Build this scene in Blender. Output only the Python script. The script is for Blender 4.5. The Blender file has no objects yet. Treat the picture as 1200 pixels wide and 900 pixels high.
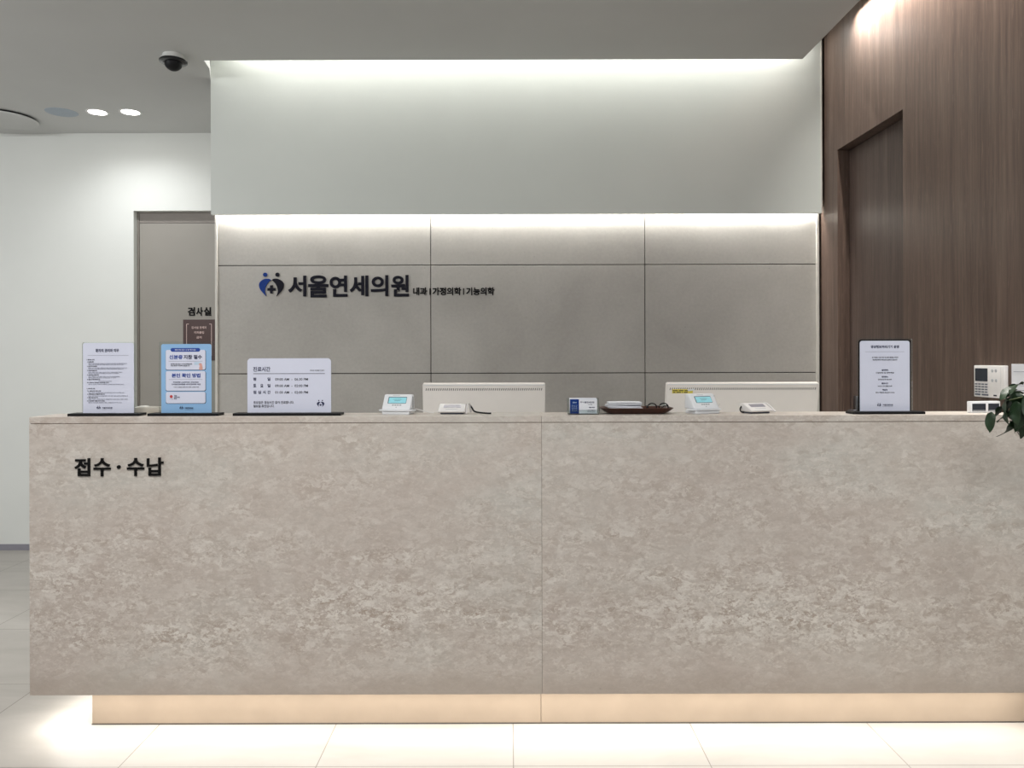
import bpy, bmesh, math, random
from mathutils import Vector, Matrix
random.seed(7)
SC = bpy.context.scene
COL = SC.collection
PI = math.pi

# ------------------------------------------------------------------ materials
def srgb(r, g, b):
    f = lambda c: (c/255/12.92) if c/255 <= .04045 else ((c/255+.055)/1.055)**2.4
    return (f(r), f(g), f(b), 1)

def new_mat(name):
    m = bpy.data.materials.new(name); m.use_nodes = True
    nt = m.node_tree
    return m, nt, nt.nodes['Principled BSDF']

def N(nt, kind, **kw):
    n = nt.nodes.new(kind)
    for k, v in kw.items():
        if k in n.inputs: n.inputs[k].default_value = v
        else: setattr(n, k, v)
    return n

def coords(nt, scale=(1, 1, 1), loc=(0, 0, 0), world=True):
    if world:
        g = nt.nodes.new('ShaderNodeNewGeometry'); out = g.outputs['Position']
    else:
        g = nt.nodes.new('ShaderNodeTexCoord'); out = g.outputs['Object']
    mp = nt.nodes.new('ShaderNodeMapping')
    mp.inputs['Scale'].default_value = scale; mp.inputs['Location'].default_value = loc
    nt.links.new(out, mp.inputs['Vector'])
    return mp.outputs['Vector']

def ramp(nt, src, stops):
    r = nt.nodes.new('ShaderNodeValToRGB')
    el = r.color_ramp.elements
    while len(el) < len(stops): el.new(.5)
    for e, (p, c) in zip(el, stops):
        e.position = p
        e.color = c if isinstance(c, tuple) else (c, c, c, 1)
    nt.links.new(src, r.inputs['Fac'])
    return r.outputs['Color']

def mix(nt, fac, a, b, mode='MIX'):
    m = nt.nodes.new('ShaderNodeMix'); m.data_type = 'RGBA'; m.blend_type = mode
    for key, v in (('Factor', fac), ('A', a), ('B', b)):
        sock = [s for s in m.inputs if s.name == key and (s.type == ('VALUE' if key == 'Factor' else 'RGBA'))][0]
        if isinstance(v, (int, float, tuple)): sock.default_value = v
        else: nt.links.new(v, sock)
    return [o for o in m.outputs if o.type == 'RGBA'][0]

def mul(nt, a, b, op='MULTIPLY'):
    m = nt.nodes.new('ShaderNodeMath'); m.operation = op
    for i, v in enumerate((a, b)):
        if isinstance(v, (int, float)): m.inputs[i].default_value = v
        else: nt.links.new(v, m.inputs[i])
    return m.outputs[0]

def noise(nt, vec, scale, detail=4, rough=.5, dist=0):
    n = N(nt, 'ShaderNodeTexNoise')
    n.inputs['Scale'].default_value = scale; n.inputs['Detail'].default_value = detail
    n.inputs['Roughness'].default_value = rough; n.inputs['Distortion'].default_value = dist
    nt.links.new(vec, n.inputs['Vector'])
    return n.outputs['Fac']

def plain(name, col, rough=.5, metal=0, var=.04, scale=30, spec=.5, emit=0):
    m, nt, p = new_mat(name)
    v = noise(nt, coords(nt, world=False), scale, 3)
    lo = tuple(c*(1-var) for c in col[:3])+(1,); hi = tuple(min(1, c*(1+var)) for c in col[:3])+(1,)
    c = ramp(nt, v, [(.3, lo), (.7, hi)])
    nt.links.new(c, p.inputs['Base Color'])
    p.inputs['Roughness'].default_value = rough; p.inputs['Metallic'].default_value = metal
    p.inputs['Specular IOR Level'].default_value = spec
    if emit:
        nt.links.new(c, p.inputs['Emission Color']); p.inputs['Emission Strength'].default_value = emit
    return m

def emitter(name, col, strength):
    m, nt, p = new_mat(name)
    p.inputs['Base Color'].default_value = (.8, .8, .8, 1)
    p.inputs['Emission Color'].default_value = col; p.inputs['Emission Strength'].default_value = strength
    return m

def clear_mat(name, tint=(.93, .96, .96, 1)):
    m, nt, p = new_mat(name)
    tr = N(nt, 'ShaderNodeBsdfTransparent'); tr.inputs['Color'].default_value = tint
    gl = N(nt, 'ShaderNodeBsdfGlossy'); gl.inputs['Roughness'].default_value = .05
    fr = N(nt, 'ShaderNodeFresnel'); fr.inputs['IOR'].default_value = 1.3
    ms = N(nt, 'ShaderNodeMixShader')
    nt.links.new(fr.outputs[0], ms.inputs[0]); nt.links.new(tr.outputs[0], ms.inputs[1]); nt.links.new(gl.outputs[0], ms.inputs[2])
    nt.links.new(ms.outputs[0], nt.nodes['Material Output'].inputs['Surface'])
    return m

def wall_paint(name, col):
    m, nt, p = new_mat(name)
    v = noise(nt, coords(nt), 3, 3)
    c = ramp(nt, v, [(.3, tuple(x*.97 for x in col[:3])+(1,)), (.7, col)])
    nt.links.new(c, p.inputs['Base Color'])
    p.inputs['Roughness'].default_value = .75; p.inputs['Specular IOR Level'].default_value = .25
    b = N(nt, 'ShaderNodeBump'); b.inputs['Strength'].default_value = .04; b.inputs['Distance'].default_value = .003
    nt.links.new(noise(nt, coords(nt), 160, 2), b.inputs['Height']); nt.links.new(b.outputs[0], p.inputs['Normal'])
    return m

def marble(name, shift):
    """beige shell limestone: cloudy base, pale shell chips everywhere, gathered in a level band low on the slab"""
    m, nt, p = new_mat(name)
    v = coords(nt, (1, 1, 1.7), shift)
    base = ramp(nt, noise(nt, v, 1.6, 4, .55, .4), [(.32, srgb(193, 181, 172)), (.5, srgb(198, 188, 179)), (.68, srgb(198, 193, 185))])
    base = mix(nt, 1.0, base, ramp(nt, noise(nt, v, 30, 6, .72, .1), [(.33, .92), (.66, 1.05)]), 'MULTIPLY')
    g = nt.nodes.new('ShaderNodeNewGeometry'); sx = nt.nodes.new('ShaderNodeSeparateXYZ')
    nt.links.new(g.outputs['Position'], sx.inputs[0])
    wob = mul(nt, mul(nt, noise(nt, coords(nt, (1, 1, .2), shift), 2.2, 3), .5, 'SUBTRACT'), .25)
    z = mul(nt, sx.outputs['Z'], wob, 'ADD')
    band = ramp(nt, z, [(.16, .15), (.28, .45), (.37, 1.0), (.45, .95), (.58, .60), (.80, .42), (1.0, .34)])
    q = coords(nt, (1, 1, 1.6), (shift[0]+3.1, 0, shift[2]+1.7))
    wide = noise(nt, q, 7, 3, .5, 0)
    patch = ramp(nt, wide, [(.36, .45), (.58, 1.0)])
    rows = ramp(nt, noise(nt, coords(nt, (.35, 1, 3.2), (shift[0]*.7, 0, 2.2+shift[2])), 3.4, 4, .6), [(.38, .55), (.60, 1.2)])
    band = mul(nt, band, rows)
    # brown mud
    mud = ramp(nt, noise(nt, coords(nt, (1, 1, 2.0), (7, 0, 4+shift[0])), 9, 6, .7, .3), [(.50, 0.0), (.66, 1.0)])
    c = mix(nt, mul(nt, mul(nt, mud, band), .50), base, srgb(170, 155, 143))
    # shell fragments: distorted cells, some of them pale, some brown
    nz = N(nt, 'ShaderNodeTexNoise'); nz.inputs['Scale'].default_value = 14; nz.inputs['Detail'].default_value = 5; nz.inputs['Roughness'].default_value = .65
    nt.links.new(q, nz.inputs['Vector'])
    sub = nt.nodes.new('ShaderNodeVectorMath'); sub.operation = 'MULTIPLY_ADD'
    nt.links.new(nz.outputs['Color'], sub.inputs[0]); sub.inputs[1].default_value = (.16, .16, .16); nt.links.new(q, sub.inputs[2])
    for sc_, amt in ((21, .70), (40, 1.0), (85, .75)):
        vc = N(nt, 'ShaderNodeTexVoronoi'); vc.inputs['Scale'].default_value = sc_; vc.inputs['Randomness'].default_value = 1
        nt.links.new(sub.outputs[0], vc.inputs['Vector'])
        sep = nt.nodes.new('ShaderNodeSeparateColor'); nt.links.new(vc.outputs['Color'], sep.inputs[0])
        pale = ramp(nt, sep.outputs[0], [(.66, 0.0), (.90, 1.0)]); brown = ramp(nt, sep.outputs[1], [(.64, 0.0), (.92, 1.0)])
        pt = patch if sc_ < 90 else 1.0
        c = mix(nt, mul(nt, mul(nt, mul(nt, brown, band), pt), amt*.75), c, srgb(168, 152, 139))
        c = mix(nt, mul(nt, mul(nt, mul(nt, pale, band), pt), amt), c, srgb(224, 218, 210))
    # pale lumps with crisp edges
    f1 = ramp(nt, noise(nt, q, 24, 8, .66, .15), [(.52, 0.0), (.55, .8), (.68, 1.0)])
    c = mix(nt, mul(nt, mul(nt, mul(nt, f1, band), patch), .38), c, srgb(219, 213, 205))
    # thin pale shell filaments
    rid = mul(nt, mul(nt, mul(nt, noise(nt, q, 24, 3, .55, .9), .5, 'SUBTRACT'), 0, 'ADD'), 1)
    ab = nt.nodes.new('ShaderNodeMath'); ab.operation = 'ABSOLUTE'; nt.links.new(rid, ab.inputs[0])
    fil = ramp(nt, ab.outputs[0], [(.010, 1.0), (.028, 0.0)])
    gate = ramp(nt, noise(nt, q, 12, 2, .5), [(.50, 0.0), (.60, 1.0)])
    c = mix(nt, mul(nt, mul(nt, mul(nt, fil, gate), band), .40), c, srgb(222, 214, 204))
    # small bright chips
    f2 = ramp(nt, noise(nt, q, 48, 4, .6, .2), [(.60, 0.0), (.63, 1.0)])
    c = mix(nt, mul(nt, mul(nt, f2, band), .65), c, srgb(226, 219, 210))
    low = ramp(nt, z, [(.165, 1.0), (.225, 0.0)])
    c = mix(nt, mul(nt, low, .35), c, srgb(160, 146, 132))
    vo = N(nt, 'ShaderNodeTexVoronoi'); vo.inputs['Scale'].default_value = 11
    nt.links.new(v, vo.inputs['Vector'])
    pin = ramp(nt, vo.outputs['Distance'], [(.025, 1.0), (.04, 0.0)])
    c = mix(nt, mul(nt, pin, .40), c, srgb(120, 108, 98))
    nt.links.new(c, p.inputs['Base Color'])
    p.inputs['Roughness'].default_value = .42; p.inputs['Specular IOR Level'].default_value = .35
    return m

def limestone(name):
    m, nt, p = new_mat(name)
    v = coords(nt)
    c = ramp(nt, noise(nt, v, 2.2, 5, .6, .4), [(.3, srgb(164, 160, 154)), (.7, srgb(179, 175, 169))])
    c = mix(nt, 1.0, c, ramp(nt, noise(nt, v, 60, 4, .6), [(.3, .94), (.7, 1.03)]), 'MULTIPLY')
    vo = N(nt, 'ShaderNodeTexVoronoi'); vo.inputs['Scale'].default_value = 26
    nt.links.new(v, vo.inputs['Vector'])
    pin = ramp(nt, vo.outputs['Distance'], [(.04, 1.0), (.10, 0.0)])
    pt = ramp(nt, noise(nt, v, 3.3, 2), [(.52, 0.0), (.66, 1.0)])
    c = mix(nt, mul(nt, mul(nt, pin, pt), .45), c, srgb(95, 90, 84))
    nt.links.new(c, p.inputs['Base Color'])
    p.inputs['Roughness'].default_value = .6; p.inputs['Specular IOR Level'].default_value = .3
    return m

def wood(name, dark, mid, light, stretch=(1, 1, .035)):
    m, nt, p = new_mat(name)
    v = coords(nt, stretch, world=False)
    a = noise(nt, v, 24, 6, .65, .25)
    b = noise(nt, coords(nt, (1, 1, .05), (5, 2, 0), False), 75, 4, .65, .2)
    c = ramp(nt, a, [(.28, dark), (.5, mid), (.74, light)])
    c = mix(nt, 1.0, c, ramp(nt, b, [(.3, .76), (.7, 1.16)]), 'MULTIPLY')
    # short open pores
    po = ramp(nt, noise(nt, coords(nt, (1, 1, .06), (2, 9, 0), False), 190, 2, .5), [(.63, 0.0), (.72, 1.0)])
    c = mix(nt, mul(nt, po, .30), c, tuple(min(1, x*1.9) for x in light[:3])+(1,))
    nt.links.new(c, p.inputs['Base Color'])
    p.inputs['Roughness'].default_value = .42; p.inputs['Specular IOR Level'].default_value = .35
    return m

def floor_mat():
    m, nt, p = new_mat('porcelain floor tile')
    v = coords(nt, (.35, 1.0, 1))
    c = ramp(nt, noise(nt, v, 3.0, 6, .6, .7), [(.3, srgb(160, 155, 148)), (.7, srgb(182, 177, 170))])
    br = N(nt, 'ShaderNodeTexBrick'); br.offset = 0; br.squash = 1
    br.inputs['Scale'].default_value = 1; br.inputs['Brick Width'].default_value = .628; br.inputs['Row Height'].default_value = .628
    br.inputs['Mortar Size'].default_value = .0016; br.inputs['Mortar Smooth'].default_value = 0
    nt.links.new(coords(nt, (1, 1, 1), (-.0096+6.28, -2.444+6.28, 0)), br.inputs['Vector'])
    c = mix(nt, br.outputs['Fac'], c, srgb(120, 112, 104))
    nt.links.new(c, p.inputs['Base Color'])
    p.inputs['Roughness'].default_value = .45; p.inputs['Specular IOR Level'].default_value = .4
    return m

M = dict(
    white_wall=wall_paint('white wall paint', srgb(222, 223, 218)),
    ceiling=wall_paint('ceiling paint', srgb(203, 203, 201)),
    upper=wall_paint('upper wall paint', srgb(202, 205, 200)),
    stone=limestone('grey limestone panel'),
    joint=plain('dark panel joint', srgb(66, 62, 58), .8),
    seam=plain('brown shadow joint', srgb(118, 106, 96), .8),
    trim=plain('pale trim', srgb(196, 192, 184), .5),
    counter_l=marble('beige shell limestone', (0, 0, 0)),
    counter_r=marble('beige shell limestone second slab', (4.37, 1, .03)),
    plinth=plain('beige plinth stone', srgb(162, 146, 129), .5, var=.05, scale=9),
    wood=wood('brown veneer', srgb(77, 62, 55), srgb(93, 76, 67), srgb(109, 92, 82)),
    wood_door=wood('dark brown door veneer', srgb(72, 59, 54), srgb(85, 71, 65), srgb(99, 85, 78)),
    floor=floor_mat(),
    door=plain('taupe door leaf', srgb(146, 141, 133), .55, var=.02, scale=6),
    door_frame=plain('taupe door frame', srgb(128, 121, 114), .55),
    skirting=plain('grey purple skirting', srgb(140, 138, 146), .5),
    black=plain('black plastic', (.006, .006, .007, 1), .5, spec=.25),
    rim=plain('black glossy', (.01, .01, .012, 1), .15),
    letter=plain('navy black lettering', srgb(18, 18, 30), .6, spec=.15),
    letter_k=plain('black lettering', srgb(14, 13, 13), .6, spec=.15),
    blue=plain('royal blue enamel', srgb(24, 54, 122), .6, spec=.15),
    navy=plain('navy print', srgb(22, 30, 72), .6),
    ink=plain('dark ink', srgb(35, 36, 50), .7),
    ink_grey=plain('grey ink', srgb(128, 130, 146), .7),
    paper=plain('cool white paper', srgb(214, 217, 233), .55, var=.01),
    paper_w=plain('white paper', srgb(226, 227, 232), .6, var=.02),
    paper_blue=plain('light blue paper', srgb(140, 182, 222), .55, var=.015),
    pill=plain('deep blue print', srgb(28, 66, 150), .55),
    red=plain('red print', srgb(190, 60, 60), .6),
    skin=plain('printed skin tone', srgb(214, 160, 148), .6),
    ice=plain('pale blue print', srgb(186, 206, 224), .6),
    plate=plain('dark brown plate', srgb(66, 42, 38), .45),
    plate_ink=plain('pinkish print', srgb(205, 180, 172), .6),
    acrylic=clear_mat('clear acrylic'),
    device=plain('white device plastic', srgb(224, 226, 229), .35, var=.01),
    device_w=plain('warm white plastic', srgb(216, 213, 211), .4, var=.01),
    device_grey=plain('grey device edge', srgb(150, 152, 156), .4),
    lcd=plain('cyan display', srgb(138, 198, 208), .3, var=.06, scale=120, emit=.22),
    lcd_frame=plain('display bezel', srgb(74, 96, 108), .35),
    lcd_off=plain('grey display', srgb(150, 148, 156), .25),
    dark_screen=plain('dark display glass', srgb(52, 56, 64), .15),
    key=plain('grey key', srgb(170, 172, 176), .5),
    key_d=plain('dark key', srgb(92, 96, 108), .5),
    monitor=plain('white monitor shell', srgb(232, 225, 220), .42, var=.01),
    vent=plain('grey vent slot', srgb(112, 106, 106), .7),
    yellow=plain('yellow sticker', srgb(232, 214, 92), .55),
    tray=wood('dark brown tray wood', srgb(48, 26, 19), srgb(64, 36, 26), srgb(82, 48, 36), (.05, 1, 1)),
    packet=plain('beige film packet', srgb(186, 180, 168), .5),
    tissue=plain('white tissue', srgb(236, 234, 226), .8),
    metal=plain('grey steel', srgb(140, 140, 144), .3, 1),
    speaker=plain('blue grey grille', srgb(168, 178, 188), .7),
    leaf=plain('dark green leaf', srgb(28, 52, 26), .42, var=.3, scale=25),
    leaf_vein=plain('pale leaf vein', srgb(86, 120, 74), .4),
    stem=plain('green brown stem', srgb(74, 84, 46), .6),
    pot=plain('white planter', srgb(216, 214, 208), .45),
    soil=plain('dark soil', srgb(44, 34, 28), .9, var=.4, scale=90),
    lamp_on=emitter('lit lamp diffuser', (1, .98, .94, 1), 14),
    lamp_ring=plain('white lamp ring', srgb(226, 226, 222), .4),
    led=emitter('led strip', (1, .97, .90, 1), 3),
)

# ------------------------------------------------------------------ mesh helpers
class MB:
    def __init__(s): s.bm = bmesh.new()
    def box(s, x0, x1, y0, y1, z0, z1, bevel=0, seg=2, xf=None):
        b = bmesh.new()
        bmesh.ops.create_cube(b, size=1)
        for v in b.verts:
            v.co = Vector(((x0+x1)/2+v.co.x*(x1-x0), (y0+y1)/2+v.co.y*(y1-y0), (z0+z1)/2+v.co.z*(z1-z0)))
        if bevel: bmesh.ops.bevel(b, geom=list(b.edges), offset=bevel, segments=seg, profile=.5, affect='EDGES')
        return s._add(b, xf)
    def prism(s, pts, a0, a1, axis='y', bevel=0, xf=None, seg=2):
        """polygon in the plane normal to axis, extruded a0..a1"""
        b = bmesh.new()
        def P(u, w, t):
            return {'y': (u, t, w), 'x': (t, u, w), 'z': (u, w, t)}[axis]
        lo = [b.verts.new(P(u, w, a0)) for u, w in pts]; hi = [b.verts.new(P(u, w, a1)) for u, w in pts]
        n = len(pts)
        b.faces.new(lo); b.faces.new(hi[::-1])
        for i in range(n): b.faces.new((lo[i], hi[i], hi[(i+1) % n], lo[(i+1) % n]))
        bmesh.ops.recalc_face_normals(b, faces=b.faces)
        if bevel: bmesh.ops.bevel(b, geom=list(b.edges), offset=bevel, segments=seg, profile=.5, affect='EDGES')
        return s._add(b, xf)
    def lathe(s, prof, seg=48, xf=None):
        b = bmesh.new(); rings = []
        for r, z in prof:
            if r < 1e-6: rings.append([b.verts.new((0, 0, z))])
            else: rings.append([b.verts.new((r*math.cos(2*PI*i/seg), r*math.sin(2*PI*i/seg), z)) for i in range(seg)])
        for A, B in zip(rings, rings[1:]):
            for i in range(seg):
                j = (i+1) % seg
                q = [A[i % len(A)], A[j % len(A)], B[j % len(B)], B[i % len(B)]]
                u = []
                for v in q:
                    if v not in u: u.append(v)
                if len(u) > 2: b.faces.new(u)
        bmesh.ops.recalc_face_normals(b, faces=b.faces)
        return s._add(b, xf)
    def tube(s, pts, rad, seg=8, xf=None):
        b = bmesh.new(); pts = [Vector(p) for p in pts]; rings = []
        for i, p in enumerate(pts):
            t = (pts[min(i+1, len(pts)-1)]-pts[max(i-1, 0)]).normalized()
            up = Vector((0, 0, 1)) if abs(t.z) < .9 else Vector((1, 0, 0))
            x = t.cross(up).normalized(); y = x.cross(t)
            r = rad if isinstance(rad, (int, float)) else rad[i]
            rings.append([b.verts.new(p+(x*math.cos(2*PI*k/seg)+y*math.sin(2*PI*k/seg))*r) for k in range(seg)])
        for A, B in zip(rings, rings[1:]):
            for k in range(seg): b.faces.new((A[k], A[(k+1) % seg], B[(k+1) % seg], B[k]))
        b.faces.new(rings[0][::-1]); b.faces.new(rings[-1])
        bmesh.ops.recalc_face_normals(b, faces=b.faces)
        return s._add(b, xf)
    def _add(s, b, xf):
        if xf is not None: bmesh.ops.transform(b, matrix=xf, verts=b.verts)
        me = bpy.data.meshes.new('tmp'); b.to_mesh(me); b.free()
        s.bm.from_mesh(me); bpy.data.meshes.remove(me)
        return s
    def build(s, name, mat, parent=None, loc=(0, 0, 0), smooth=False):
        me = bpy.data.meshes.new(name); s.bm.to_mesh(me); s.bm.free()
        return link(name, me, mat, parent, loc, smooth)

def link(name, me, mat, parent=None, loc=(0, 0, 0), smooth=False):
    me.materials.clear(); me.materials.append(mat)
    o = bpy.data.objects.new(name, me); COL.objects.link(o); o.location = loc
    if parent: o.parent = parent
    if smooth:
        me.polygons.foreach_set('use_smooth', [True]*len(me.polygons))
        me.set_sharp_from_angle(angle=math.radians(38))
    return o

def tag(o, label, cat, group=None):
    o['label'] = label; o['category'] = cat
    if group: o['group'] = group
    return o

def thing(name, label, cat, loc=(0, 0, 0), rz=0, group=None):
    o = bpy.data.objects.new(name, None); COL.objects.link(o)
    o.empty_display_size = .05; o.location = loc; o.rotation_euler = (0, 0, rz)
    return tag(o, label, cat, group)

def struct(o): o['kind'] = 'structure'; return o

def rrect(x0, x1, z0, z1, r, n=6, rb=None):
    """rounded rectangle outline; rb: radius of the lower corners"""
    rb = r if rb is None else rb
    out = []
    for cx, cz, a, q in ((x1, z1, 0, r), (x0, z1, 90, r), (x0, z0, 180, rb), (x1, z0, 270, rb)):
        sx = 1 if cx == x1 else -1; sz = 1 if cz == z1 else -1
        if q <= 0: out.append((cx, cz)); continue
        for k in range(n+1):
            t = math.radians(a+90*k/n)
            out.append((cx-sx*q+q*math.cos(t), cz-sz*q+q*math.sin(t)))
    return out

TEXT_OB = []
def text_source():
    if not TEXT_OB: TEXT_OB.append(bpy.data.objects.new('t', bpy.data.curves.new('t', 'FONT')))
    return TEXT_OB[0]

def text_mesh(body, x0, x1, z0, z1, depth=.0002, bold=0., res=3, keep=False):
    """lettering standing in the XZ plane, facing -Y, fitted to the rectangle x0..x1, z0..z1"""
    o = text_source(); c = o.data
    c.body = body; c.resolution_u = res; c.offset = bold; c.fill_mode = 'BOTH'; c.extrude = .5
    me = o.to_mesh().copy(); o.to_mesh_clear()
    xs = [v.co.x for v in me.vertices]; ys = [v.co.y for v in me.vertices]
    a0, a1, b0, b1 = min(xs), max(xs), min(ys), max(ys)
    kx = (x1-x0)/(a1-a0); kz = (z1-z0)/(b1-b0)
    if keep:
        kx = kz
    for v in me.vertices:
        v.co = Vector((x0+(v.co.x-a0)*kx, -(v.co.z+.5)*depth, z0+(v.co.y-b0)*kz))
    return me

def text(name, body, x0, x1, z0, z1, mat, parent, y=0, depth=.0002, bold=.0, res=3):
    return link(name, text_mesh(body, x0, x1, z0, z1, depth, bold, res), mat, parent, (0, y, 0))

def merge(meshes):
    b = bmesh.new()
    for m in meshes: b.from_mesh(m); bpy.data.meshes.remove(m)
    me = bpy.data.meshes.new('print'); b.to_mesh(me); b.free()
    return me

def spline(pts, n=8, closed=True):
    out = []; L = len(pts)
    for i in range(L if closed else L-1):
        p = [Vector(pts[(i+k-1) % L] if closed else pts[min(max(i+k-1, 0), L-1)]) for k in range(4)]
        for j in range(n):
            t = j/n
            out.append(tuple(.5*((2*p[1])+(-p[0]+p[2])*t+(2*p[0]-5*p[1]+4*p[2]-p[3])*t*t+(-p[0]+3*p[1]-3*p[2]+p[3])*t**3)))
    return out

# emblem outline on a 232 x 220 grid (two embracing figures around a cross)
HEART_L = spline([(112, 150), (88, 162), (45, 157), (8, 128), (2, 92), (20, 52), (68, 0)], 8, False) + \
          spline([(68, 0), (56, 42), (62, 85), (84, 124), (112, 150)], 8, False)
def emblem_shape(which, cx, cz, k):
    f = lambda x, z: (cx+(x-116)*k, cz+z*k)
    if which == 'left': return [f(x, z) for x, z in HEART_L]
    if which == 'right': return [f(232-x, z) for x, z in HEART_L]
    if which == 'dot_left': return [f(58+19*math.cos(t*PI/12), 200+19*math.sin(t*PI/12)) for t in range(24)]
    if which == 'dot_right': return [f(172+19*math.cos(t*PI/12), 200+19*math.sin(t*PI/12)) for t in range(24)]
    if which == 'cross':
        a, b = 12, 37
        return [f(116+x, 64+z) for x, z in ((a, b), (-a, b), (-a, a), (-b, a), (-b, -a), (-a, -a), (-a, -b), (a, -b), (a, -a), (b, -a), (b, a), (a, a))]

def mini_emblem(parent, cx, cz, k, y=0):
    mb = MB()
    for w in ('left', 'right', 'dot_left', 'dot_right', 'cross'): mb.prism(emblem_shape(w, cx, cz, k), -.0002, 0)
    return mb.build('printed_emblem', M['navy'], parent, (0, y, 0))

# ------------------------------------------------------------------ dimensions (metres; camera stands at x=0, y=0)
EYE = 1.295
CEIL = 2.847
TOP = 1.102                       # counter ledge
FRONT, LEDGE_BACK = 2.619, 2.792
def wood_x(y): return 1.760-(y-2.6)*.0106

# ------------------------------------------------------------------ setting
struct(MB().box(-5.0, 4.2, -2.2, 5.25, -.1, 0).build('floor', M['floor']))

# ceiling: one slab with an L-shaped cove opening along the back wall and the wood wall
mb = MB()
cz0, cz1 = CEIL, CEIL+.06
mb.prism([(-5.0, -2.2), (1.523, -2.2), (1.523, 3.98), (-1.579, 3.98), (-1.594, 4.09), (-1.6462, 4.24), (-1.648, 5.25), (-5.0, 5.25)], cz0, cz1, 'z')
mb.box(1.76, 4.2, -2.2, 2.499, cz0, cz1)
mb.box(1.523, 1.76, -2.2, 1.2, cz0, cz1)
struct(mb.build('ceiling', M['ceiling']))
# raised lid of the cove
mb = MB()
mb.box(-1.70, 1.84, 3.62, 4.34, 3.14, 3.18)
mb.box(1.30, 1.84, 1.2, 3.62, 3.14, 3.18)
mb.box(-1.70, 1.30, 3.60, 3.62, CEIL+.06, 3.14)
mb.box(1.28, 1.30, 1.2, 3.62, CEIL+.06, 3.14)
mb.box(-1.70, -1.68, 3.62, 4.34, CEIL+.06, 3.14)
mb.box(1.30, 1.76, 1.18, 1.2, CEIL+.06, 3.14)
struct(mb.build('ceiling_cove', M['upper']))

# back wall: limestone panels with open joints over a dark backing
mb = MB()
g = .0022
xs = [-1.632, -.4396, .7597, 1.718]
zs = [0, .611, 1.217, 1.823, 2.30]
for i in range(3):
    for j in range(4):
        mb.box(xs[i]+(g if i else 0), xs[i+1]-(g if i < 2 else 0), 4.30, 4.325, zs[j]+(g if j else 0), zs[j+1]-g, .0012, 1)
struct(mb.build('wall_back', M['stone']))
struct(MB().box(-1.632, 1.745, 4.312, 4.36, 0, 3.14).build('wall_back_core', M['joint']))
for x0, x1, n in ((-1.642, -1.632, 'trim_1'), (1.718, 1.729, 'trim_2')):
    struct(MB().box(x0, x1, 4.285, 4.36, 0, 2.30).build(n, M['trim']))
# upper wall: white bulkhead panel hung a hand's breadth in front of the stone
struct(MB().box(-1.646, 1.722, 4.24, 4.262, 2.098, 3.14).build('wall_upper', M['upper']))
struct(MB().box(1.722, 1.728, 4.236, 4.262, 2.098, 3.14).build('trim_3', M['trim']))
struct(MB().box(-1.646, 1.728, 4.262, 4.312, 2.155, 2.18).build('trim_4', M['upper']))

# left corridor wall with the recessed door
DX0, DX1, DZ = -2.567, -1.66, 2.316
mb = MB()
mb.box(-5.0, DX0, 5.25, 5.36, 0, CEIL)
mb.box(DX0, DX1, 5.25, 5.36, DZ, CEIL)
mb.box(DX1, -1.60, 5.25, 5.36, 0, CEIL)
struct(mb.build('wall_left', M['white_wall']))
struct(MB().box(-1.648, -1.60, 4.36, 5.25, 0, CEIL).build('wall_end', M['white_wall']))
struct(MB().box(-5.0, DX0, 5.242, 5.25, 0, .04).build('baseboard_left', M['skirting']))
mb = MB()
mb.box(DX0, DX0+.014, 5.298, 5.36, 0, DZ); mb.box(DX1-.014, DX1, 5.298, 5.36, 0, DZ)
struct(mb.build('door_1_frame', M['door_frame']))
struct(MB().box(DX0+.015, DX1-.015, 5.303, 5.345, DZ-.074, DZ-.0005).build('door_1_head_shade', M['door_frame']))  # darker strip added to paint the shadow under the door head
d1 = struct(MB().box(DX0+.015, DX1-.015, 5.305, 5.345, .004, DZ-.076).build('door_1', M['door']))
mb = MB().box(-1.80, -1.775, 5.285, 5.305, .93, 1.13, .004)
mb.tube([(-1.7875, 5.285, 1.03), (-1.7875, 5.25, 1.03), (-1.90, 5.25, 1.03)], .009)
mb.build('door_handle', M['metal'], d1, smooth=True)

# wood wall on the right, built along its own axis then turned a touch
WR = Matrix.Translation((1.760, 2.6, 0)) @ Matrix.Rotation(.0106, 4, 'Z')
a0, a1, dz = 3.414-2.6, 4.078-2.6, 2.402
mb = MB()
mb.box(0, .12, a1, 1.76, 0, 3.16)
mb.box(0, .12, a0, a1, dz, 3.16)
mb.box(0, .12, .22, a0, 0, 3.16)
mb.box(0, .12, -.10, .22, TOP+.0015, 3.16)
w = struct(mb.build('wall_right', M['wood'])); w.matrix_world = WR
d = struct(MB().box(.063, .10, a0, a1, .004, dz-.002).build('door_2', M['wood_door'])); d.matrix_world = WR
hb = MB().box(.053, .063, a1-.10, a1-.06, .95, 1.10, .003)
hb.tube([(.053, a1-.08, 1.02), (.02, a1-.08, 1.02), (.02, a1-.19, 1.02)], .008)
hb.build('door_handle', M['metal'], d, smooth=True)

struct(MB().box(1.885, 4.2, 2.86, 2.96, 0, CEIL+.06).build('wall_far_right', M['white_wall']))
struct(MB().box(1.885, 4.2, 2.5, 2.96, CEIL, CEIL+.06).build('ceiling_right', M['ceiling']))

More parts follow.
